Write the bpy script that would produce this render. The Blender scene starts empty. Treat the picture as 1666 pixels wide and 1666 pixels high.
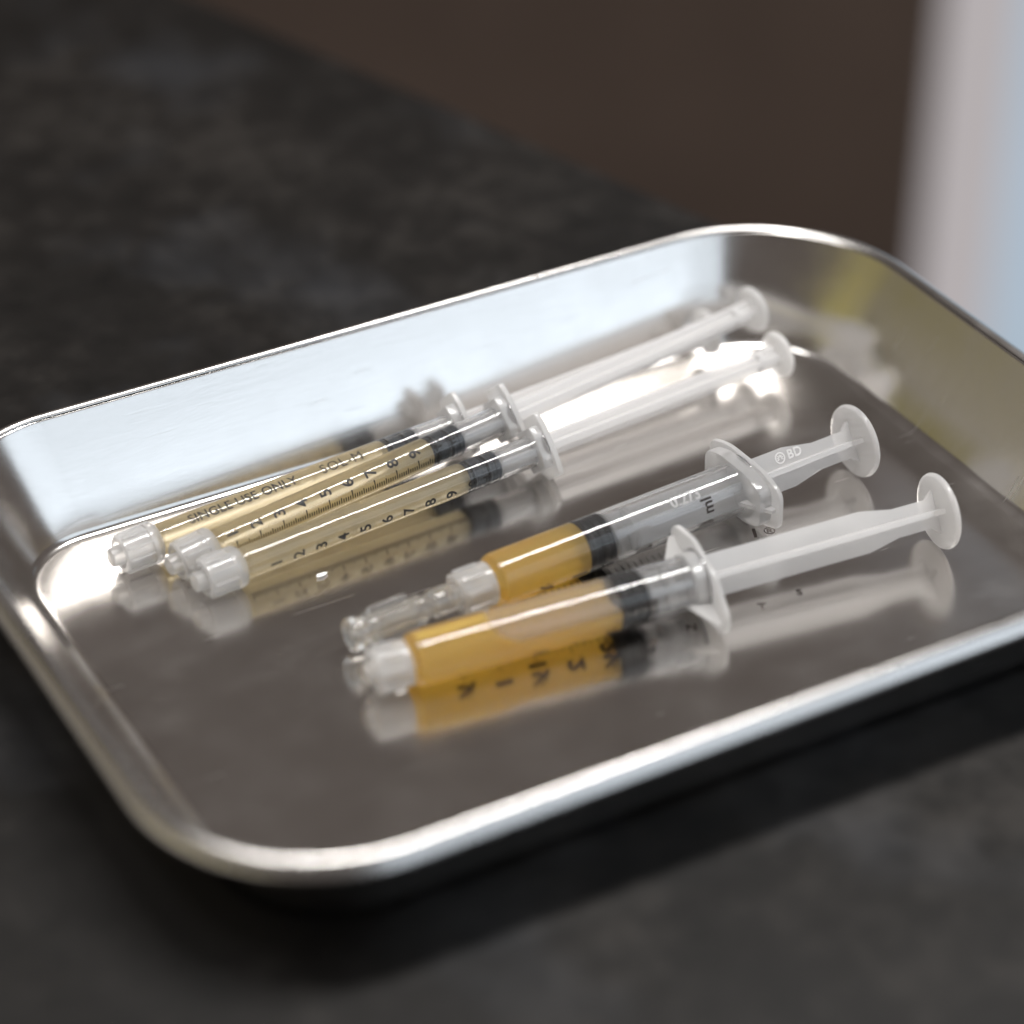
import bpy, bmesh, math, random
from mathutils import Vector, Matrix

# ------------------------------------------------------------------ camera, world, light
MM = 0.001
sc = bpy.context.scene
COL = sc.collection
PITCH, YAW = math.radians(34.45), math.radians(29.4957)
cam_d = bpy.data.cameras.new('camera')
cam = bpy.data.objects.new('camera', cam_d)
COL.objects.link(cam)
cam.location = (-0.2270, -0.3799, 0.3245)
cam.rotation_euler = (math.pi / 2 - PITCH, 0, -YAW)
cam_d.sensor_width = 36.0
cam_d.lens = 36.0 * 4550 / 1666
cam_d.clip_start = 0.02
cam_d.clip_end = 30
cam_d.dof.use_dof = True
cam_d.dof.focus_distance = 0.566
cam_d.dof.aperture_fstop = 5.4
cam_d.dof.aperture_blades = 0
sc.camera = cam

world = bpy.data.worlds.new('World')
sc.world = world
world.use_nodes = True
wb = world.node_tree.nodes['Background']
wb.inputs['Color'].default_value = (0.122, 0.105, 0.096, 1)
wb.inputs['Strength'].default_value = 1.0

def area(name, loc, target, w, h, power, color):
    d = bpy.data.lights.new(name, 'AREA')
    d.shape = 'RECTANGLE'
    d.size, d.size_y = w, h
    d.energy = power
    d.color = color
    o = bpy.data.objects.new(name, d)
    COL.objects.link(o)
    o.location = loc
    v = Vector(target) - Vector(loc)
    o.rotation_euler = (0, 0, 0) if abs(v.x) + abs(v.y) < 1e-6 else v.to_track_quat('-Z', 'Y').to_euler()
    return o

def radiance(L, w, h):
    return L * math.pi * w * h

DAY = (0.76, 0.88, 1.0)
WIN = Vector((0.70, -1.40, 0))
for nm, z, h, L in (('window_light_lower', 0.40, 0.34, 2.0), ('window_light_upper', 1.27, 1.30, 1.28)):
    area(nm, (WIN.x, WIN.y, z), (0.0, 0.0, z), 1.60, h, radiance(L, 1.60, h), DAY)
for nm, x, y, w, h, L in (('ceiling_panel_light', 0.20, 0.02, 0.80, 0.15, 54.0), ('side_wall_fill_light', -0.50, 0.05, 0.26, 0.60, 10.0)):  # second one is an added fill lamp that brightens the side wall
    area(nm, (x, y, 1.15), (x, y, 0.0), w, h, radiance(L, w, h), (1.0, 0.985, 0.965))

sc.view_settings.view_transform = 'Standard'
sc.view_settings.look = 'None'
sc.view_settings.exposure = 0.0
sc.view_settings.gamma = 1.0
sc.render.engine = 'CYCLES'
cy = sc.cycles
cy.use_denoising = True
cy.max_bounces = 24
cy.transmission_bounces = 20
cy.glossy_bounces = 10
cy.diffuse_bounces = 5
cy.transparent_max_bounces = 24
cy.sample_clamp_indirect = 6
cy.blur_glossy = 0.3

# ------------------------------------------------------------------ materials
def mat(name):
    m = bpy.data.materials.new(name)
    m.use_nodes = True
    m.node_tree.nodes.clear()
    return m, m.node_tree.nodes, m.node_tree.links

def principled(name, color, rough=0.5, metal=0.0, trans=0.0, ior=1.45, spec=0.5, coat=0.0):
    m, N, L = mat(name)
    o = N.new('ShaderNodeOutputMaterial')
    b = N.new('ShaderNodeBsdfPrincipled')
    b.inputs['Base Color'].default_value = (*color, 1)
    b.inputs['Roughness'].default_value = rough
    b.inputs['Metallic'].default_value = metal
    b.inputs['Transmission Weight'].default_value = trans
    b.inputs['IOR'].default_value = ior
    b.inputs['Specular IOR Level'].default_value = spec
    b.inputs['Coat Weight'].default_value = coat
    L.new(b.outputs[0], o.inputs[0])
    return m, N, L, b

def tex_noise(N, L, scale, detail=4, rough=0.55, vec=None):
    n = N.new('ShaderNodeTexNoise')
    n.inputs['Scale'].default_value = scale
    n.inputs['Detail'].default_value = detail
    n.inputs['Roughness'].default_value = rough
    if vec is not None:
        L.new(vec, n.inputs['Vector'])
    return n

def ramp(N, L, fac, stops):
    r = N.new('ShaderNodeValToRGB')
    L.new(fac, r.inputs[0])
    e = r.color_ramp.elements
    while len(e) < len(stops):
        e.new(0.5)
    for el, (p, c) in zip(e, stops):
        el.position = p
        el.color = (*c, 1) if len(c) == 3 else c
    return r

def obj_coords(N, L, scale=(1, 1, 1)):
    t = N.new('ShaderNodeTexCoord')
    mp = N.new('ShaderNodeMapping')
    mp.inputs['Scale'].default_value = scale
    L.new(t.outputs['Object'], mp.inputs['Vector'])
    return mp.outputs[0]

def mat_steel(name, r0, r1, col=(0.66, 0.635, 0.61)):
    m, N, L, b = principled(name, col, 0.15, 1.0)
    v = obj_coords(N, L, (18, 260, 60))
    n = tex_noise(N, L, 6, 5, 0.6, v)
    v2 = obj_coords(N, L)
    n2 = tex_noise(N, L, 45, 4, 0.6, v2)
    r = N.new('ShaderNodeMapRange')
    r.inputs['From Min'].default_value = 0.3; r.inputs['From Max'].default_value = 0.75
    r.inputs['To Min'].default_value = r0; r.inputs['To Max'].default_value = r1
    L.new(n2.outputs['Fac'], r.inputs['Value'])
    # hair-fine wear scratches running several ways, and wiped smears
    hs = None
    for ang, sx, lo in ((0.5, 700, 0.70), (-0.9, 620, 0.71), (1.35, 800, 0.72)):
        t = N.new('ShaderNodeTexCoord'); mp = N.new('ShaderNodeMapping')
        mp.inputs['Rotation'].default_value = (0, 0, ang); mp.inputs['Scale'].default_value = (22, sx, 22)
        L.new(t.outputs['Object'], mp.inputs['Vector'])
        sn = tex_noise(N, L, 1.6, 2, 0.5, mp.outputs[0])
        mr = N.new('ShaderNodeMapRange'); mr.inputs['From Min'].default_value = lo; mr.inputs['From Max'].default_value = lo + .08
        L.new(sn.outputs['Fac'], mr.inputs['Value'])
        if hs is None:
            hs = mr.outputs[0]
        else:
            ad = N.new('ShaderNodeMath'); ad.operation = 'MAXIMUM'
            L.new(hs, ad.inputs[0]); L.new(mr.outputs[0], ad.inputs[1]); hs = ad.outputs[0]
    sm = tex_noise(N, L, 14, 5, 0.65, obj_coords(N, L, (1, 2.2, 1)))
    smr = N.new('ShaderNodeMapRange'); smr.inputs['From Min'].default_value = .52; smr.inputs['From Max'].default_value = .72
    smr.inputs['To Max'].default_value = 0.07
    L.new(sm.outputs['Fac'], smr.inputs['Value'])
    r1_ = N.new('ShaderNodeMath'); r1_.operation = 'ADD'
    L.new(r.outputs[0], r1_.inputs[0]); L.new(smr.outputs[0], r1_.inputs[1])
    r2_ = N.new('ShaderNodeMath'); r2_.operation = 'MULTIPLY_ADD'; r2_.inputs[1].default_value = 0.16
    L.new(hs, r2_.inputs[0]); L.new(r1_.outputs[0], r2_.inputs[2])
    L.new(r2_.outputs[0], b.inputs['Roughness'])
    hh = N.new('ShaderNodeMath'); hh.operation = 'MULTIPLY_ADD'; hh.inputs[1].default_value = -1.2
    L.new(hs, hh.inputs[0]); L.new(n.outputs['Fac'], hh.inputs[2])
    bp = N.new('ShaderNodeBump')
    bp.inputs['Strength'].default_value = 0.035
    bp.inputs['Distance'].default_value = 0.0002
    L.new(hh.outputs[0], bp.inputs['Height'])
    L.new(bp.outputs[0], b.inputs['Normal'])
    return m

def mat_counter():
    m, N, L, b = principled('dark_stone_laminate', (0.03, 0.028, 0.026), 0.5, spec=0.32)
    v = obj_coords(N, L)
    n1 = tex_noise(N, L, 7, 7, 0.66, v)
    n2 = tex_noise(N, L, 90, 6, 0.68, v)
    n3 = tex_noise(N, L, 11, 6, 0.6, obj_coords(N, L, (1, 1, 5)))
    mx = N.new('ShaderNodeMath'); mx.operation = 'MULTIPLY_ADD'
    mx.inputs[1].default_value = 0.38
    L.new(n2.outputs['Fac'], mx.inputs[0])
    m2 = N.new('ShaderNodeMath'); m2.operation = 'MULTIPLY'; m2.inputs[1].default_value = 0.66
    L.new(n1.outputs['Fac'], m2.inputs[0])
    L.new(m2.outputs[0], mx.inputs[2])
    r = ramp(N, L, mx.outputs[0], [(0.40, (0.0026, 0.0022, 0.0019)), (0.52, (0.0060, 0.0050, 0.0043)), (0.64, (0.019, 0.0165, 0.0145))])
    r3 = ramp(N, L, n3.outputs['Fac'], [(0.50, (0, 0, 0)), (0.68, (0.014, 0.0155, 0.0185))])
    ad = N.new('ShaderNodeMixRGB'); ad.blend_type = 'ADD'; ad.inputs[0].default_value = 1.0
    L.new(r.outputs[0], ad.inputs[1]); L.new(r3.outputs[0], ad.inputs[2])
    L.new(ad.outputs[0], b.inputs['Base Color'])
    rr = N.new('ShaderNodeMapRange')
    rr.inputs['To Min'].default_value = 0.42; rr.inputs['To Max'].default_value = 0.62
    L.new(n2.outputs['Fac'], rr.inputs['Value'])
    L.new(rr.outputs[0], b.inputs['Roughness'])
    bp = N.new('ShaderNodeBump')
    bp.inputs['Strength'].default_value = 0.25; bp.inputs['Distance'].default_value = 0.0006
    L.new(n2.outputs['Fac'], bp.inputs['Height'])
    L.new(bp.outputs[0], b.inputs['Normal'])
    return m

def mat_clear(name, color, milk, rough=0.03, ior=1.47):
    """clear moulded plastic: glass with a little white scatter from the resin"""
    m, N, L = mat(name)
    o = N.new('ShaderNodeOutputMaterial')
    g = N.new('ShaderNodeBsdfPrincipled')
    g.inputs['Base Color'].default_value = (*color, 1)
    g.inputs['Transmission Weight'].default_value = 1.0
    g.inputs['Roughness'].default_value = rough
    g.inputs['IOR'].default_value = ior
    d = N.new('ShaderNodeBsdfDiffuse'); d.inputs[0].default_value = (0.93, 0.92, 0.915, 1)
    t = N.new('ShaderNodeBsdfTranslucent'); t.inputs[0].default_value = (0.94, 0.93, 0.925, 1)
    a = N.new('ShaderNodeMixShader'); a.inputs[0].default_value = 0.5
    L.new(d.outputs[0], a.inputs[1]); L.new(t.outputs[0], a.inputs[2])
    x = N.new('ShaderNodeMixShader'); x.inputs[0].default_value = milk
    n = tex_noise(N, L, 900, 3, 0.6, obj_coords(N, L))
    bp = N.new('ShaderNodeBump'); bp.inputs['Strength'].default_value = 0.06; bp.inputs['Distance'].default_value = 0.0002
    L.new(n.outputs['Fac'], bp.inputs['Height'])
    if milk > 0.2:
        L.new(bp.outputs[0], g.inputs['Normal'])
    L.new(g.outputs[0], x.inputs[1]); L.new(a.outputs[0], x.inputs[2])
    L.new(x.outputs[0], o.inputs[0])
    return m

def mat_liquid(name, tint, body, cloud):
    m, N, L = mat(name)
    o = N.new('ShaderNodeOutputMaterial')
    tr = N.new('ShaderNodeBsdfTransparent'); tr.inputs[0].default_value = (*tint, 1)
    d = N.new('ShaderNodeBsdfDiffuse'); d.inputs[0].default_value = (*body, 1)
    t = N.new('ShaderNodeBsdfTranslucent'); t.inputs[0].default_value = (*body, 1)
    a = N.new('ShaderNodeMixShader'); a.inputs[0].default_value = 0.55
    L.new(d.outputs[0], a.inputs[1]); L.new(t.outputs[0], a.inputs[2])
    x = N.new('ShaderNodeMixShader'); x.inputs[0].default_value = cloud
    L.new(tr.outputs[0], x.inputs[1]); L.new(a.outputs[0], x.inputs[2])
    L.new(x.outputs[0], o.inputs[0])
    return m

STEEL = mat_steel('brushed_stainless_steel', 0.145, 0.23)
STEEL_RIM = mat_steel('satin_stainless_rim', 0.22, 0.31, (0.57, 0.55, 0.53))
COUNTER = mat_counter()
CLEAR = mat_clear('clear_barrel_plastic', (0.97, 0.97, 0.97), 0.05, 0.02)
CLEAR_B = mat_clear('clear_polypropylene', (0.96, 0.965, 0.97), 0.05, 0.05)
MILKY = mat_clear('milky_polypropylene', (0.95, 0.95, 0.96), 0.56, 0.16)
FROST = mat_clear('frosted_polypropylene', (0.95, 0.955, 0.965), 0.42, 0.14)
THIN = mat_clear('thin_polypropylene', (0.955, 0.96, 0.97), 0.33, 0.09)
COLLAR = mat_clear('clear_collar_plastic', (0.97, 0.965, 0.955), 0.28, 0.05)
CONNECT = mat_clear('clear_connector_plastic', (0.97, 0.96, 0.93), 0.08, 0.03)
STRAW = mat_liquid('straw_liquid', (0.97, 0.935, 0.82), (0.88, 0.76, 0.49), 0.45)
PALE = mat_liquid('pale_straw_liquid', (0.97, 0.94, 0.84), (0.86, 0.75, 0.51), 0.36)
AMBER = mat_liquid('amber_liquid', (0.96, 0.85, 0.42), (0.95, 0.70, 0.205), 0.55)
AIR = mat_liquid('air_gap', (0.96, 0.94, 0.92), (0.82, 0.78, 0.74), 0.28)  # greyish white body stands in for reflection in the clear gap
RUBBER = principled('black_rubber', (0.008, 0.008, 0.009), 0.45, spec=0.2)[0]
GREY_RUBBER = principled('grey_black_rubber', (0.040, 0.044, 0.052), 0.42, spec=0.3)[0]
INK = principled('black_ink', (0.012, 0.011, 0.011), 0.5)[0]
BROWN_INK = principled('dark_brown_ink', (0.020, 0.013, 0.011), 0.5)[0]
FAINT_INK = principled('faded_brown_ink', (0.055, 0.042, 0.036), 0.6)[0]
EMBOSS = principled('raised_white_plastic', (0.85, 0.85, 0.87), 0.3)[0]
SPECK = principled('plain_white', (0.9, 0.9, 0.9), 0.3)[0]

# ------------------------------------------------------------------ mesh helpers (millimetres in, metres out)
def link(name, bm, m, parent=None, smooth=True, matrix=None):
    me = bpy.data.meshes.new(name)
    if matrix is not None:
        bmesh.ops.transform(bm, matrix=matrix, verts=bm.verts)
    bmesh.ops.scale(bm, vec=(MM, MM, MM), verts=bm.verts)
    bmesh.ops.recalc_face_normals(bm, faces=bm.faces)
    for f in bm.faces:
        f.smooth = smooth
    bm.to_mesh(me); bm.free()
    me.materials.append(m)
    o = bpy.data.objects.new(name, me)
    COL.objects.link(o)
    if parent is not None:
        o.parent = parent
    return o

def sharpen(o, deg=35):
    me = o.data
    bm = bmesh.new(); bm.from_mesh(me)
    for e in bm.edges:
        if len(e.link_faces) == 2 and e.calc_face_angle(0) > math.radians(deg):
            e.smooth = False
    bm.to_mesh(me); bm.free()
    return o

def lathe(prof, n=48, warp=None):
    """prof: (x, r) list turned about X; r = 0 closes on the axis"""
    bm = bmesh.new()
    rings = []
    for x, r in prof:
        if r <= 1e-6:
            rings.append([bm.verts.new((x, 0, 0))])
        else:
            rings.append([bm.verts.new((x, r * math.sin(2 * math.pi * k / n), r * math.cos(2 * math.pi * k / n))) for k in range(n)])
    for a, b in zip(rings, rings[1:]):
        for k in range(n):
            j = (k + 1) % n
            if len(a) == 1 and len(b) == 1:
                continue
            if len(a) == 1:
                bm.faces.new((a[0], b[k], b[j]))
            elif len(b) == 1:
                bm.faces.new((a[k], a[j], b[0]))
            else:
                bm.faces.new((a[k], a[j], b[j], b[k]))
    if warp:
        for v in bm.verts:
            warp(v)
    return bm

def closed_lathe(prof, n=48):
    """a ring-shaped solid: the profile closes on itself"""
    return _ring(prof, n)

def _ring(prof, n):
    bm = bmesh.new()
    rings = [[bm.verts.new((x, r * math.sin(2 * math.pi * k / n), r * math.cos(2 * math.pi * k / n))) for k in range(n)] for x, r in prof]
    m = len(rings)
    for i in range(m):
        a, b = rings[i], rings[(i + 1) % m]
        for k in range(n):
            j = (k + 1) % n
            bm.faces.new((a[k], a[j], b[j], b[k]))
    return bm

def slab(outline, x0, x1, bevel=0.0):
    """outline in the (y, z) plane pushed out along x"""
    bm = bmesh.new()
    a = [bm.verts.new((x0, y, z)) for y, z in outline]
    b = [bm.verts.new((x1, y, z)) for y, z in outline]
    bm.faces.new(a); bm.faces.new(b[::-1])
    n = len(a)
    for k in range(n):
        j = (k + 1) % n
        bm.faces.new((a[k], b[k], b[j], a[j]))
    bmesh.ops.recalc_face_normals(bm, faces=bm.faces)
    if bevel:
        bmesh.ops.bevel(bm, geom=[e for e in bm.edges], offset=bevel, segments=2, affect='EDGES', profile=0.5)
    return bm

def plate(pts, y0, y1, bevel=0.0):
    """outline in the (x, z) plane with thickness along y"""
    bm = bmesh.new()
    a = [bm.verts.new((x, y0, z)) for x, z in pts]
    b = [bm.verts.new((x, y1, z)) for x, z in pts]
    bm.faces.new(a); bm.faces.new(b[::-1])
    n = len(a)
    for k in range(n):
        j = (k + 1) % n
        bm.faces.new((a[k], b[k], b[j], a[j]))
    bmesh.ops.recalc_face_normals(bm, faces=bm.faces)
    if bevel:
        bmesh.ops.bevel(bm, geom=[e for e in bm.edges], offset=bevel, segments=2, affect='EDGES', profile=0.5)
    return bm

def join(*bms):
    out = bmesh.new()
    tmp = bpy.data.meshes.new('tmp')
    for b in bms:
        b.to_mesh(tmp)
        out.from_mesh(tmp)
        b.free()
    bpy.data.meshes.remove(tmp)
    return out

def rot_x(a):
    return Matrix.Rotation(a, 4, 'X')

def round_poly(pts, r, n=5):
    out = []
    m = len(pts)
    for i in range(m):
        p0, p1, p2 = Vector(pts[i - 1]), Vector(pts[i]), Vector(pts[(i + 1) % m])
        d0, d2 = (p0 - p1), (p2 - p1)
        rr = min(r, d0.length * 0.45, d2.length * 0.45)
        s, e = p1 + d0.normalized() * rr, p1 + d2.normalized() * rr
        for k in range(n + 1):
            t = k / n
            q = s * (1 - t) ** 2 + p1 * 2 * t * (1 - t) + e * t ** 2
            out.append((q.x, q.y))
    return out

def text_bm(body, size, spacing=1.0, bold=0.022):
    cu = bpy.data.curves.new('tmp_text', 'FONT')
    cu.body = body
    cu.size = size
    cu.align_x = 'CENTER'
    cu.align_y = 'CENTER'
    cu.space_character = spacing
    cu.resolution_u = 4
    cu.offset = bold * size
    cu.fill_mode = 'BOTH'
    o = bpy.data.objects.new('tmp_text', cu)
    COL.objects.link(o)
    dg = bpy.context.evaluated_depsgraph_get()
    me = o.evaluated_get(dg).to_mesh()
    bm = bmesh.new(); bm.from_mesh(me)
    o.evaluated_get(dg).to_mesh_clear()
    bpy.data.objects.remove(o); bpy.data.curves.remove(cu)
    return bm

def quad(x0, y0, x1, y1):
    bm = bmesh.new()
    bm.faces.new([bm.verts.new(p) for p in ((x0, y0, 0), (x1, y0, 0), (x1, y1, 0), (x0, y1, 0))])
    return bm

def place(bm, x, t, ccw=False, bold=0.0):
    """move flat print (x along the barrel, y round it, in mm of arc)"""
    M = Matrix.Translation((x, t, 0))
    if ccw:
        M = M @ Matrix.Rotation(math.pi / 2, 4, 'Z')
    bmesh.ops.transform(bm, matrix=M, verts=bm.verts)
    return bm

def wrap(bm, r, centre_deg):
    """bend flat print round the barrel: y = 0 sits at centre_deg from straight up towards the near (-y) side"""
    ys = [v.co.y for v in bm.verts]
    lo, hi = min(ys), max(ys)
    c = lo + 0.35
    while c < hi:
        bmesh.ops.bisect_plane(bm, geom=bm.verts[:] + bm.edges[:] + bm.faces[:], plane_co=(0, c, 0), plane_no=(0, 1, 0))
        c += 0.35
    for v in bm.verts:
        a = math.radians(centre_deg) - v.co.y / r
        v.co = Vector((v.co.x, -r * math.sin(a), r * math.cos(a)))
    return bm

def thing(name, label, cat, loc=(0, 0, 0), group=None):
    o = bpy.data.objects.new(name, None)
    o.empty_display_size = 0.01
    COL.objects.link(o)
    o.location = loc
    o['label'] = label
    o['category'] = cat
    if group:
        o['group'] = group
    return o

def structure(o):
    o['kind'] = 'structure'
    return o

# ------------------------------------------------------------------ setting: counter, floor, walls
def box_bm(x0, y0, z0, x1, y1, z1, bevel=0.0):
    bm = bmesh.new()
    bmesh.ops.create_cube(bm, size=1)
    for v in bm.verts:
        v.co = Vector((x0 + (v.co.x + .5) * (x1 - x0), y0 + (v.co.y + .5) * (y1 - y0), z0 + (v.co.z + .5) * (z1 - z0)))
    if bevel:
        bmesh.ops.bevel(bm, geom=bm.edges[:], offset=bevel, segments=3, affect='EDGES', profile=0.5)
    return bm

E0, E1 = Vector((110, 117)), Vector((55.3, 294.8))           # far edge of the counter
ed = (E1 - E0).normalized()
en = Vector((-ed.y, ed.x))                                   # points into the counter
if en.x > 0:
    en = -en
bm = bmesh.new()
pts = [E0 - ed * 700, E0 + ed * 1500, E0 + ed * 1500 + en * 1500, E0 - ed * 700 + en * 1500]
top = [bm.verts.new((p.x, p.y, 0)) for p in pts]
bot = [bm.verts.new((p.x, p.y, -38)) for p in pts]
bm.faces.new(top); bm.faces.new(bot[::-1])
for k in range(4):
    j = (k + 1) % 4
    bm.faces.new((top[k], bot[k], bot[j], top[j]))
bmesh.ops.recalc_face_normals(bm, faces=bm.faces)
bmesh.ops.bevel(bm, geom=bm.edges[:], offset=2.0, segments=3, affect='EDGES', profile=0.5)
structure(link('counter', bm, COUNTER, smooth=False))

def mat_plain(name, c, rough, var=0.15, scale=6):
    m, N, L, b = principled(name, c, rough)
    n = tex_noise(N, L, scale, 5, 0.6, obj_coords(N, L))
    lo = tuple(x * (1 - var) for x in c); hi = tuple(x * (1 + var) for x in c)
    r = ramp(N, L, n.outputs['Fac'], [(0.3, lo), (0.7, hi)])
    L.new(r.outputs[0], b.inputs['Base Color'])
    return m

bm = bmesh.new()
bm.faces.new([bm.verts.new(p) for p in ((-4000, -3000, -900), (4000, -3000, -900), (4000, 6000, -900), (-4000, 6000, -900))])
structure(link('floor', bm, mat_plain('brown_floor', (0.060, 0.046, 0.038), 0.55), smooth=False))

# brown wall panel, pale door frame and frosted pane behind the counter, square to the view
fh = Vector((math.sin(YAW), math.cos(YAW), 0)); rh = Vector((math.cos(YAW), -math.sin(YAW), 0))
def back_piece(name, x0, x1, z0, z1, dist, depth, m):
    bm = box_bm(x0, 0, z0, x1, depth, z1, 4)
    R = Matrix((( rh.x, fh.x, 0, cam.location.x / MM + fh.x * dist),
                ( rh.y, fh.y, 0, cam.location.y / MM + fh.y * dist),
                ( 0, 0, 1, 0), (0, 0, 0, 1)))
    return structure(link(name, bm, m, smooth=False, matrix=R))
D = 1800.0
XB = 300.0
back_piece('wall', -1500, XB, -899, 900, D, 120, mat_plain('brown_panel', (0.105, 0.074, 0.058), 0.5))
mp_, N_, L_ = mat('frosted_daylit_glass')
o_ = N_.new('ShaderNodeOutputMaterial'); e_ = N_.new('ShaderNodeEmission')
nz = tex_noise(N_, L_, 2.2, 3, 0.5, obj_coords(N_, L_))
rp = ramp(N_, L_, nz.outputs['Fac'], [(0.35, (0.34, 0.44, 0.52)), (0.65, (0.43, 0.51, 0.60))])
L_.new(rp.outputs[0], e_.inputs[0]); e_.inputs[1].default_value = 1.0
L_.new(e_.outputs[0], o_.inputs[0])
back_piece('window_pane', XB + 56, XB + 900, -899, 900, D, 20, mp_)
mb_, N_, L_ = mat('self_lit_door_frame')
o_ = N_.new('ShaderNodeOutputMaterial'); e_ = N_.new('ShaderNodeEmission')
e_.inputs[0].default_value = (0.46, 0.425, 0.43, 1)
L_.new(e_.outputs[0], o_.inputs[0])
back_piece('glowing_door_frame', XB + 2, XB + 54, -899, 900, D - 4, 20, mb_)  # pale door frame, made to glow in place of light falling on it

# pale side wall with an olive panel below: seen mirrored in the right wall of the tray
sw = bmesh.new()
def side_wall(name, z0, z1, m, x=-800, t=60):
    bm = box_bm(x - t, -700, z0, x, 2600, z1, 2)
    return structure(link(name, bm, m, smooth=False))
side_wall('side_wall', 1, 318, mat_plain('pale_plaster', (0.72, 0.66, 0.60), 0.7, 0.06))
side_wall('side_wall_band', 318.5, 425, mat_plain('olive_panel', (0.46, 0.40, 0.10), 0.6, 0.1), x=-796, t=64)

# ------------------------------------------------------------------ tray
TW, TD = 109.9, 77.6
TX, TY = 1.8, 2.2
def rr_loop(d, z, n=20):
    dx, dy = d * 1.16, d * 0.98
    a, b = TW - dx, TD - dy
    pts = []
    for sx, sy, s, R0 in ((1, 1, 0, 38), (-1, 1, 90, 31), (-1, -1, 180, 36), (1, -1, 270, 36)):
        r = max(R0 - d * 0.95, 3)
        cx, cy = sx * (a - r), sy * (b - r)
        for k in range(n + 1):
            t = math.radians(s + 90 * k / n)
            pts.append((TX + cx + r * math.cos(t), TY + cy + r * math.sin(t), z))
    return pts
def arc(cx, cz, r, a0, a1, n):
    return [(cx + r * math.cos(math.radians(a0 + (a1 - a0) * k / n)), cz + r * math.sin(math.radians(a0 + (a1 - a0) * k / n))) for k in range(n + 1)]
LEAN = 27.0
FR = 2.6
fc = (16.4, 1.0 + FR)
inner = [(24, 1.0), (20, 1.0), (17.2, 1.0)] + arc(fc[0], fc[1], FR, -90, -180 + LEAN, 6)
w0 = inner[-1]
wt = math.tan(math.radians(LEAN))
inner += [(w0[0] - wt * (z - w0[1]), z) for z in (8, 14, 20, 23.0)]
lipd = inner[-1][0]
rim = [(lipd - .2, 23.8), (lipd - .5, 24.2), (lipd - .95, 24.38), (lipd - 1.4, 24.32), (lipd - 1.8, 24.1), (1.15, 23.5), (0.7, 22.95), (0.3, 22.4), (0.08, 22.0), (0.02, 21.7), (0.12, 21.4), (0.4, 21.2), (0.8, 21.2), (1.1, 21.4)]
oz = lambda z: w0[0] - wt * (z - w0[1]) - 0.85
outer = [(oz(22.6), 22.6), (oz(20), 20), (oz(14), 14), (oz(8), 8)] + arc(fc[0], fc[1], FR + 0.75, -180 + LEAN, -90, 6) + [(20, 0.25), (24, 0.25)]

def sweep(profile, cap0=False, cap1=False):
    bm = bmesh.new()
    loops = [[bm.verts.new(p) for p in rr_loop(d, z)] for d, z in profile]
    for a, b in zip(loops, loops[1:]):
        n = len(a)
        for k in range(n):
            j = (k + 1) % n
            bm.faces.new((a[k], a[j], b[j], b[k]))
    if cap0: bm.faces.new(loops[0])
    if cap1: bm.faces.new(loops[-1])
    return bm
tray = thing('tray', 'shallow stainless steel tray with rounded corners and rolled rim on the dark counter', 'tray')
link('basin', sweep(inner + [(lipd - .25, 23.5), (oz(23.4), 23.5)] + outer, True, True), STEEL, tray)
rim_loop = [(lipd + 0.02, 23.02)] + rim + [(oz(21.6), 21.7), (oz(22.4) + 0.1, 22.6)]
bmr = sweep([(d, z + 0.02) for d, z in rim])
link('rolled_rim', bmr, STEEL_RIM, tray)

# small brown characters marked on the tray floor
mk = []
for ch, x, y, size in [('P', 7.0, -21.6, 3.0), ('N', 15.9, -20.8, 2.8), ('T', 31.6, -21.8, 2.7), ('S', 40.5, -21.5, 2.7), ('I', 44.1, -0.3, 4.0), ('®', 47.2, -1.1, 3.2)]:
    q = text_bm(ch, size, 1.0, 0.01 if ch == '®' else 0.03)
    bmesh.ops.transform(q, matrix=Matrix.Translation((x, y, 1.03)) @ Matrix.Rotation(math.radians(-24), 4, 'Z'), verts=q.verts)
    mk.append(q)
link('floor_marking', join(*mk), FAINT_INK, tray, smooth=False)

# ------------------------------------------------------------------ syringes
FLOOR = 1.0
def syringe_root(label, A, B, group, tip_z):
    """A: front of the barrel, B: thumb rest, both in mm; local +X runs from tip to thumb rest"""
    A, B = Vector(A), Vector(B)
    d = B - A
    o = thing('syringe', label, 'syringe', A * MM, group)
    yaw = math.atan2(d.y, d.x)
    pitch = math.asin(d.z / d.length)
    o.rotation_euler = (0, -pitch, yaw)
    return o, d.length

def cross_rod(x0, x1, w, t, taper=None):
    """cruciform plunger rod: two fins crossing on the axis"""
    def outline():
        if taper:
            xs, w2 = taper
            return [(x0, -w), (xs, -w), (xs + 7, -w2), (x1 - 2, -w2), (x1, -w2 - 1.6), (x1, w2 + 1.6), (x1 - 2, w2), (xs + 7, w2), (xs, w), (x0, w)]
        return [(x0, -w), (x1, -w), (x1, w), (x0, w)]
    a = plate(outline(), -t, t)
    b = plate(outline(), -t, t)
    bmesh.ops.transform(b, matrix=rot_x(math.pi / 2), verts=b.verts)
    return join(a, b)

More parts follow.
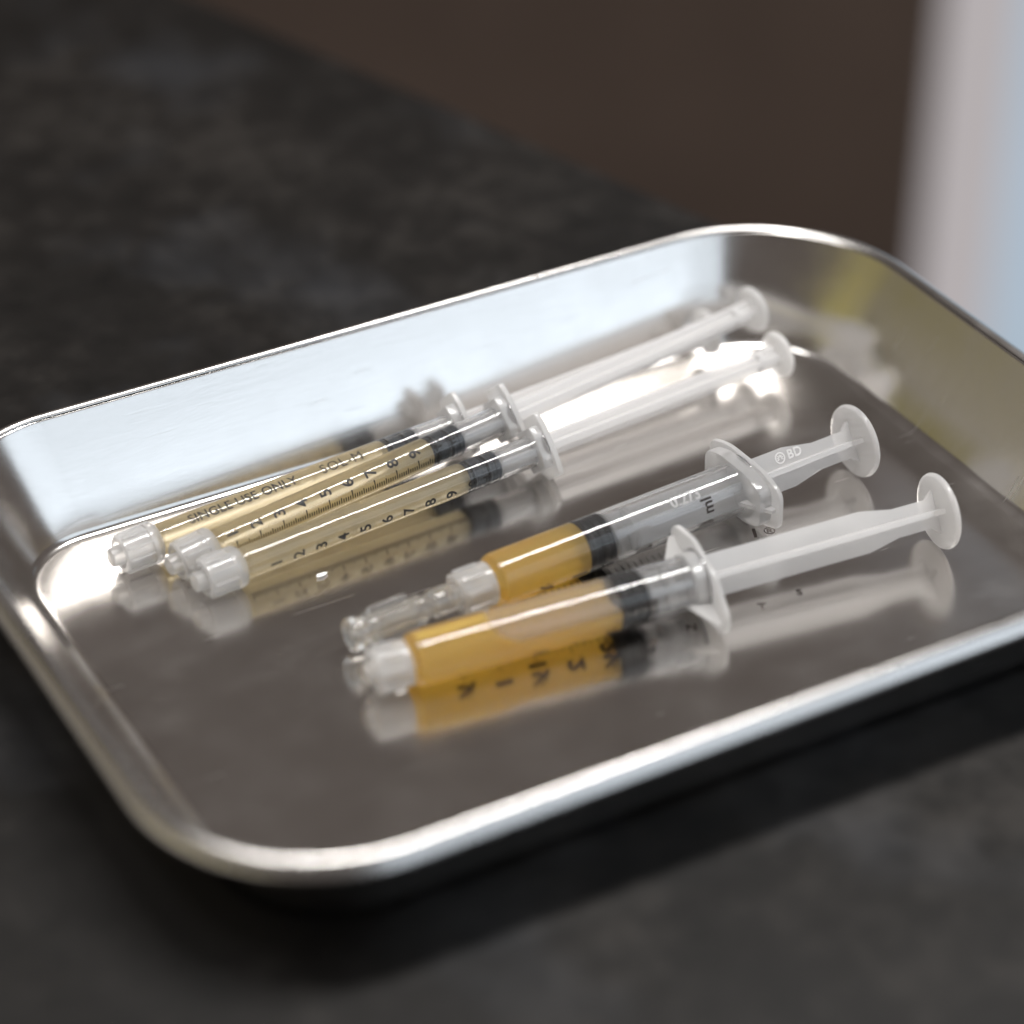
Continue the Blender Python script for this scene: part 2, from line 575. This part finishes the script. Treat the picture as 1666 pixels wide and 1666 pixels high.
def small_syringe(label, A, B, mark_roll, wing_roll, liquid, seed, stop=58.6, scale=(5.3, 5.43)):
    s, Lr = syringe_root(label, A, B, 'slim one millilitre syringes in the tray', 0)
    rnd = random.Random(seed)
    RO, RI = 3.3, 2.45
    XL0, XS = 6.2, stop                     # liquid start, stopper front
    XB = 75.6
    # barrel: solid where it is filled, bored behind the stopper
    prof = [(4.2, 0), (4.2, 2.6), (4.7, 3.1), (5.4, RO), (XB - 3, RO), (XB - 1, RO + .25), (XB, RO + .9), (XB + .4, RO + 1.0), (XB + .4, RI + .1),
            (XS + 8.3, RI), (XS + 7.9, RI - .1), (XS + 7.9, 0)]
    sharpen(link('barrel', lathe(prof, 96), CLEAR, s), 50)
    # liquid, with its narrow neck running into the nozzle
    lp = [(4.6, 0), (4.6, 0.7), (XL0 - .6, 0.8), (XL0, RI - .3), (XL0 + .4, RI), (XS - .6, RI), (XS, 1.9), (XS + .3, 0)]
    sharpen(link('liquid', lathe(lp, 48), liquid, s), 50)
    # rubber stopper with two sealing ribs
    sp = [(XS - .9, 0), (XS - .6, .8), (XS + .05, 2.1), (XS + .35, RI + .02), (XS + 1.2, RI + .04), (XS + 1.5, 2.12), (XS + 3.6, 2.12), (XS + 3.9, RI + .04), (XS + 4.9, RI + .04), (XS + 5.2, 2.2),
          (XS + 6.2, 2.2), (XS + 6.4, RI - .05), (XS + 7.4, RI - .05), (XS + 7.5, 0)]
    st = sharpen(link('stopper', lathe(sp, 48), GREY_RUBBER, s), 40)
    for xr in (XS + .75, XS + 4.4):
        link('sealing_ring', _ring([(xr - .38, RI - .1), (xr - .3, RI + .1), (xr + .3, RI + .1), (xr + .38, RI - .1)], 48), RUBBER, st)
    # finger flange: a thick plate with cut corners, skirted towards the barrel
    fl = round_poly([(-6.9, -3.4), (-3.6, -4.3), (3.6, -4.3), (6.9, -3.4), (6.9, 3.4), (3.6, 4.3), (-3.6, 4.3), (-6.9, 3.4)], 0.7, 3)
    bm = slab(fl, XB + .45, XB + 1.7, 0.2)
    sk = slab([(y * .66, z * .86) for y, z in fl], XB - 1.8, XB + .44, 0.25)
    bmf = join(bm, sk)
    bmesh.ops.transform(bmf, matrix=rot_x(math.radians(wing_roll)), verts=bmf.verts)
    sharpen(link('finger_flange', bmf, FROST, s), 30)
    # luer collar: ribbed skirt round the nozzle, open to the front
    cp = [(-3.4, 2.9), (-3.4, 3.6), (-3.1, 3.85), (1.0, 4.05), (2.4, 4.1), (2.6, 4.35), (4.0, 4.35), (4.6, 4.0), (5.0, 3.35), (5.0, 2.0), (3.6, 2.0), (3.2, 2.8),
          (2.4, 2.9), (2.0, 3.25), (1.6, 2.9), (.8, 2.9), (.4, 3.25), (0, 2.9), (-.8, 2.9), (-1.2, 3.25), (-1.6, 2.9)]
    bmc = _ring(cp, 48)
    ribs = []
    for k in range(10):
        q = box_bm(-2.8, -.3, 3.75, 2.6, .3, 4.36, 0.12)
        bmesh.ops.transform(q, matrix=rot_x(2 * math.pi * k / 10 + .2), verts=q.verts)
        ribs.append(q)
    sharpen(link('luer_collar', join(bmc, *ribs), COLLAR, s), 35)
    sharpen(link('nozzle', lathe([(-5.7, 0), (-5.7, 1.2), (-5.4, 1.85), (-4.9, 2.0), (3.9, 2.2), (4.15, 0)], 32), COLLAR, s), 40)
    # plunger: cruciform rod with a round thumb rest
    x0, x1 = XS + 7.6, Lr
    pl = thing_part('plunger', join(cross_rod(x0, x1 - .7, 2.32, 0.7), lathe([(x0, 0), (x0, 2.2), (x0 + .9, 2.2), (x0 + .9, 0)], 32), lathe([(x1 - 6, 0), (x1 - 6, 2.3), (x1 - 5, 2.3), (x1 - 5, 0)], 32)), MILKY, s, math.radians(wing_roll + 20))
    th = link('thumb_rest', lathe([(x1 - .8, 0), (x1 - .8, 4.7), (x1 - .55, 5.05), (x1 - .1, 5.2), (x1 + .4, 5.1), (x1 + .6, 4.8), (x1 + .5, 0)], 48), FROST, pl)
    sharpen(th, 40)
    # printed scale, and the lettering on the side away from it
    parts = []
    X0, ST = scale
    for k in range(1, 11):
        parts.append(place(text_bm(str(k) if k < 10 else '10', 3.5 if k < 10 else 2.9, 0.92), X0 + ST * k, 0, True))
    parts.append(place(text_bm('ml', 2.6), X0 + ST * 10 + 3.4, -0.1, True))
    for k in range(101):
        x = X0 + ST * k / 10
        ln = 1.75 if k % 10 == 0 else (1.35 if k % 5 == 0 else 1.0)
        parts.append(quad(x - .125, -3.6, x + .125, -3.6 + ln))
        if k % 10 == 0 and k:
            parts.append(quad(x - .16, -1.95, x + .16, -1.6))
    link('scale_print', wrap(join(*parts), RO + .03, mark_roll), INK, s, smooth=False)
    lt = [place(text_bm('SINGLE USE ONLY', 2.95, 1.04, 0.012), 24.0, 0), place(text_bm('SOL-M', 3.2, 1.12, -0.004), 47.0, 0)]
    link('lettering', wrap(join(*lt), RO + .03, mark_roll + 137), INK, s, smooth=False)
    return s

def thing_part(name, bm, m, parent, roll):
    bmesh.ops.transform(bm, matrix=rot_x(roll), verts=bm.verts)
    return sharpen(link(name, bm, m, parent), 35)

# near side of a syringe seen by the camera: about 55 degrees from straight up towards -y
FACE = 55.0
small_syringe('slim syringe of straw liquid nearest the bright tray wall, SINGLE USE ONLY lettering facing up',
              (-69.4, 50.0, 5.7), (71.7, 61.0, 8.5), FACE - 31 - 137, 45, STRAW, 1, 58.0)
small_syringe('middle slim syringe of straw liquid, its numbered scale with fine ticks facing up',
              (-60.5, 42.3, 5.7), (81.6, 58.0, 13.0), FACE - 18, 48, STRAW, 2, 56.4, (3.1, 5.43))
small_syringe('slim syringe of pale liquid with a white speck in front, nearest the wide syringes',
              (-58.5, 34.3, 5.7), (80.0, 45.2, 8.5), FACE + 39, 48, PALE, 3, 57.4, (6.2, 5.12))

def large_syringe(label, A, B, roll, fill, connector, bubble, marked):
    s, Lr = syringe_root(label, A, B, 'wide three millilitre syringes of amber liquid', 0)
    RO, RI = 5.4, 4.6
    XS = fill
    XB = 60.0
    prof = [(-.2, 0), (-.2, 3.6), (.3, 4.6), (1.1, 5.2), (2.0, RO), (XB - 2, RO), (XB - .6, RO + .3), (XB, RO + 1.0), (XB + .3, RO + 1.0), (XB + .3, RI + .15),
            (XS + 6.4, RI), (XS + 6.0, RI - .1), (XS + 6.0, 0)]
    sharpen(link('barrel', lathe(prof, 96), CLEAR_B, s), 50)
    def warp(v):
        if bubble:
            bx, h = bubble
            t = min(max((v.co.x - bx) / 5.0, 0), 1)
            lim = 5.0 + (h - 5.0) * math.sqrt(t) if t > 0 else 9
            v.co.z = min(v.co.z, lim)
    xs = [1.7 + (XS - 2.2) * k / 40 for k in range(41)]
    lp = [(.6, 0), (.6, 1.0), (1.2, 3.4), (1.7, RI)] + [(x, RI) for x in xs[1:]] + [(XS - .2, 3.4), (XS, 0)]
    sharpen(link('liquid', lathe(lp, 64, warp), AMBER, s), 50)
    if bubble:
        bx, h = bubble
        def warp_up(v):
            t = min(max((v.co.x - bx) / 5.0, 0), 1)
            lim = 5.0 + (h - 5.0) * math.sqrt(t) + .04
            v.co.z = max(v.co.z, lim)
            if v.co.y ** 2 + v.co.z ** 2 > (RI - .02) ** 2:
                q = (RI - .02) / math.hypot(v.co.y, v.co.z)
                if v.co.z <= lim + 1e-6:
                    v.co.y = math.copysign(math.sqrt(max((RI - .02) ** 2 - min(v.co.z, RI - .02) ** 2, 0)), v.co.y)
                    v.co.z = min(v.co.z, RI - .02)
        ax = [bx + (XS - .6 - bx) * k / 30 for k in range(31)]
        sharpen(link('air_gap', lathe([(ax[0], 0)] + [(x, RI - .02) for x in ax] + [(ax[-1] + .02, 0)], 64, warp_up), AIR, s), 50)
    sp = [(XS - 1.6, 0), (XS - 1.3, 1.2), (XS - .2, 3.9), (XS + .1, RI + .02), (XS + 1.0, RI + .04), (XS + 1.25, 4.15), (XS + 2.5, 4.15), (XS + 2.75, RI + .04), (XS + 3.5, RI + .04), (XS + 3.7, 4.2),
          (XS + 4.3, 4.2), (XS + 4.5, RI), (XS + 5.4, RI), (XS + 5.6, 4.3), (XS + 5.7, 0)]
    sharpen(link('stopper', lathe(sp, 56), RUBBER, s), 40)
    # finger flange: wide rounded wings
    fl = round_poly([(-12.6, -2.3), (-5.0, -6.5), (5.0, -6.5), (12.6, -2.3), (12.6, 2.3), (5.0, 6.5), (-5.0, 6.5), (-12.6, 2.3)], 2.2, 5) if marked is False else round_poly([(-12.2, -4.4), (-6, -6.4), (6, -6.4), (12.2, -4.4), (12.2, 4.4), (6, 6.4), (-6, 6.4), (-12.2, 4.4)], 2.2, 5)
    bm = slab(fl, XB + .35, XB + 1.45, 0.3)
    web = []
    for sy in (-1, 1):
        w = plate([(XB - 4.5, 0), (XB + .34, 0), (XB + .34, 6.0), (XB - .8, 6.0)], -.4, .4)
        for v in w.verts:
            v.co = Vector((v.co.x, sy * (RO - .2 + v.co.z), v.co.y))
        web.append(w)
    bmf = join(bm, slab([(y * (.8 if marked else .46), z * .92) for y, z in fl], XB - 2.6, XB + .34, 0.4) , *web)
    bmesh.ops.transform(bmf, matrix=rot_x(roll), verts=bmf.verts)
    sharpen(link('finger_flange', bmf, THIN if marked else FROST, s), 35)
    # luer collar with coarse grip ribs
    cp = [(-7.4, 3.0), (-7.4, 3.8), (-7.0, 4.1), (-2.4, 4.3), (-1.4, 4.5), (-.22, 4.5), (-.22, 2.2), (-1.6, 2.2), (-2.0, 3.0), (-3.2, 3.0), (-3.7, 3.4), (-4.2, 3.0), (-5.2, 3.0), (-5.7, 3.4), (-6.2, 3.0)]
    bmc = _ring(cp, 48)
    ribs = []
    for k in range(8):
        q = box_bm(-6.9, -.5, 4.0, -1.6, .5, 4.75, 0.15)
        bmesh.ops.transform(q, matrix=rot_x(2 * math.pi * k / 8 + .3), verts=q.verts)
        ribs.append(q)
    sharpen(link('luer_collar', join(bmc, *ribs), COLLAR, s), 35)
    sharpen(link('nozzle', lathe([(-8.9, 0), (-8.9, 1.1), (-8.6, 1.85), (-8.1, 1.98), (-1.2, 2.15), (-.3, 2.15), (-.3, 0)], 32), COLLAR, s), 40)
    if connector:
        c = [(-31.0, 1.2), (-31.0, 3.0), (-30.6, 3.4), (-29.0, 3.4), (-28.6, 2.9), (-27.2, 2.7), (-26.8, 3.3), (-26.2, 3.3), (-25.6, 2.6), (-17.0, 2.5), (-16.4, 3.0), (-15.4, 3.0), (-14.8, 2.4), (-13.4, 2.2), (-12.8, 2.9), (-9.6, 2.95), (-8.0, 2.6), (-8.0, 2.2), (-17, 1.7), (-20, 1.3), (-25, 1.3)]
        cn = sharpen(link('connector', _ring(c, 48), CONNECT, s), 40)
        wings = []
        for a in (0, 90, 180, 270):
            w = box_bm(-25.4, -.7, 2.3, -17.2, .7, 3.9, 0.25)
            bmesh.ops.transform(w, matrix=rot_x(math.radians(a + 40)), verts=w.verts)
            wings.append(w)
        sharpen(link('grip_wings', join(*wings), CONNECT, cn), 30)
    # plunger
    PR = math.radians(-35)
    PM = THIN if marked else FROST
    x0, x1 = XS + 5.8, Lr
    rod = cross_rod(x0, x1 - .6, 4.2, 0.5, taper=(x1 - 17, 2.9))
    discs = [lathe([(x, 0), (x, 4.35), (x + 1.0, 4.35), (x + 1.0, 0)], 48) for x in (x0, x0 + 4.6)]
    pl = thing_part('plunger', join(rod, *discs), PM, s, PR)
    tp = [(x1 - .7, 0), (x1 - .7, 7.3), (x1 - .4, 7.75), (x1 + .1, 7.9), (x1 + .5, 7.75), (x1 + .7, 7.4), (x1 + .5, 7.0), (x1 + .4, 0)]
    sharpen(link('thumb_rest', lathe(tp, 64), PM, pl), 40)
    gr = []
    for k in range(-5, 6):
        hw = math.sqrt(max(6.9 ** 2 - (k * 1.25) ** 2, 0))
        g = box_bm(x1 + .38, -hw, k * 1.25 - .3, x1 + .85, hw, k * 1.25 + .3)
        gr.append(g)
    g = join(*gr)
    bmesh.ops.transform(g, matrix=rot_x(math.radians(-30)), verts=g.verts)
    link('grip_ridges', g, FROST, pl, smooth=False)
    # raised maker's mark on the near fin
    em = [place(text_bm('BD', 3.4, 1.05), 0, 0)]
    ring = bmesh.new()
    n = 28
    ro = [ring.verts.new((-4.6 + 1.55 * math.cos(2 * math.pi * k / n), 1.55 * math.sin(2 * math.pi * k / n), 0)) for k in range(n)]
    ri = [ring.verts.new((-4.6 + 1.2 * math.cos(2 * math.pi * k / n), 1.2 * math.sin(2 * math.pi * k / n), 0)) for k in range(n)]
    for k in range(n):
        j = (k + 1) % n
        ring.faces.new((ro[k], ro[j], ri[j], ri[k]))
    for k in range(7):
        a = math.radians(90 + (k - 3) * 38)
        u = Vector((math.cos(a), math.sin(a), 0)); w = Vector((-u.y, u.x, 0)) * .13
        c = Vector((-4.6, -.1, 0))
        ring.faces.new([ring.verts.new(p) for p in (c + u * .35 - w, c + u * 1.0 - w, c + u * 1.0 + w, c + u * .35 + w)])
    em.append(ring)
    bmE = join(*em)
    r = bmesh.ops.extrude_face_region(bmE, geom=bmE.faces[:])
    bmesh.ops.translate(bmE, vec=(0, 0, .16), verts=[v for v in r['geom'] if isinstance(v, bmesh.types.BMVert)])
    # lie on the upper face of the flat fin, on its far half
    bmesh.ops.transform(bmE, matrix=rot_x(PR) @ Matrix.Translation((x1 - 15.0, -.5, 2.35)) @ rot_x(math.pi / 2) @ Matrix.Scale(.78, 4), verts=bmE.verts)
    if marked:
        link('raised_mark', bmE, MILKY, pl, smooth=False)
    # printed scale
    parts = []
    X0 = 3.0
    base = -math.radians(0)
    for k, t in enumerate(('½', '1', '1½', '2', '2½', '3'), 1):
        parts.append(place(text_bm(t, 4.6, .95, 0.045), X0 + 7.5 * k, -.3 if k < 6 else .2, True))
    parts.append(place(text_bm('ml', 3.6), X0 + 45.2, 4.6, True))
    for k in range(31):
        x = X0 + 1.5 * k
        ln = 2.6 if k % 5 == 0 else 1.4
        parts.append(quad(x - .12, -5.4, x + .12, -5.4 + ln))
    link('scale_print', wrap(join(*parts), RO + .03, FACE + 58 + math.degrees(roll)), BROWN_INK, s, smooth=False)
    if marked:
        en = place(text_bm('0.273', 3.2, 1.0), 44, 0)
        link('raised_number', wrap(en, RO + .02, FACE - 22 + math.degrees(roll)), FROST, s, smooth=False)
    return s

large_syringe('wide syringe about half full of amber liquid with a clear connector on its tip',
              (-14.6, 4.6, FLOOR + 5.6), (73.9, 7.8, 9.2), 0.0, 21.0, True, None, True)
large_syringe('wide syringe full of amber liquid with an air gap, lying nearest the front rim',
              (-40.0, -10.0, FLOOR + 5.6), (73.5, -21.5, 9.2), math.radians(18), 42.5, False, (16.0, 1.0), False)

# small white speck on the tray floor, an uneven flattened lump
bm = bmesh.new()
bmesh.ops.create_icosphere(bm, subdivisions=1, radius=1)
rnd = random.Random(4)
for v in bm.verts:
    v.co = Vector((v.co.x * 1.5 + v.co.y * .5, v.co.y * .7, max(v.co.z, -.5) * .4)) * rnd.uniform(.6, 1.25)
fk = link('white_speck', bm, SPECK, smooth=False)
fk['label'] = 'tiny white speck lying on the tray floor in front of the slim syringes'
fk['category'] = 'flake'
fk.location = (-38.5 * MM, 29.6 * MM, (FLOOR + .3) * MM)
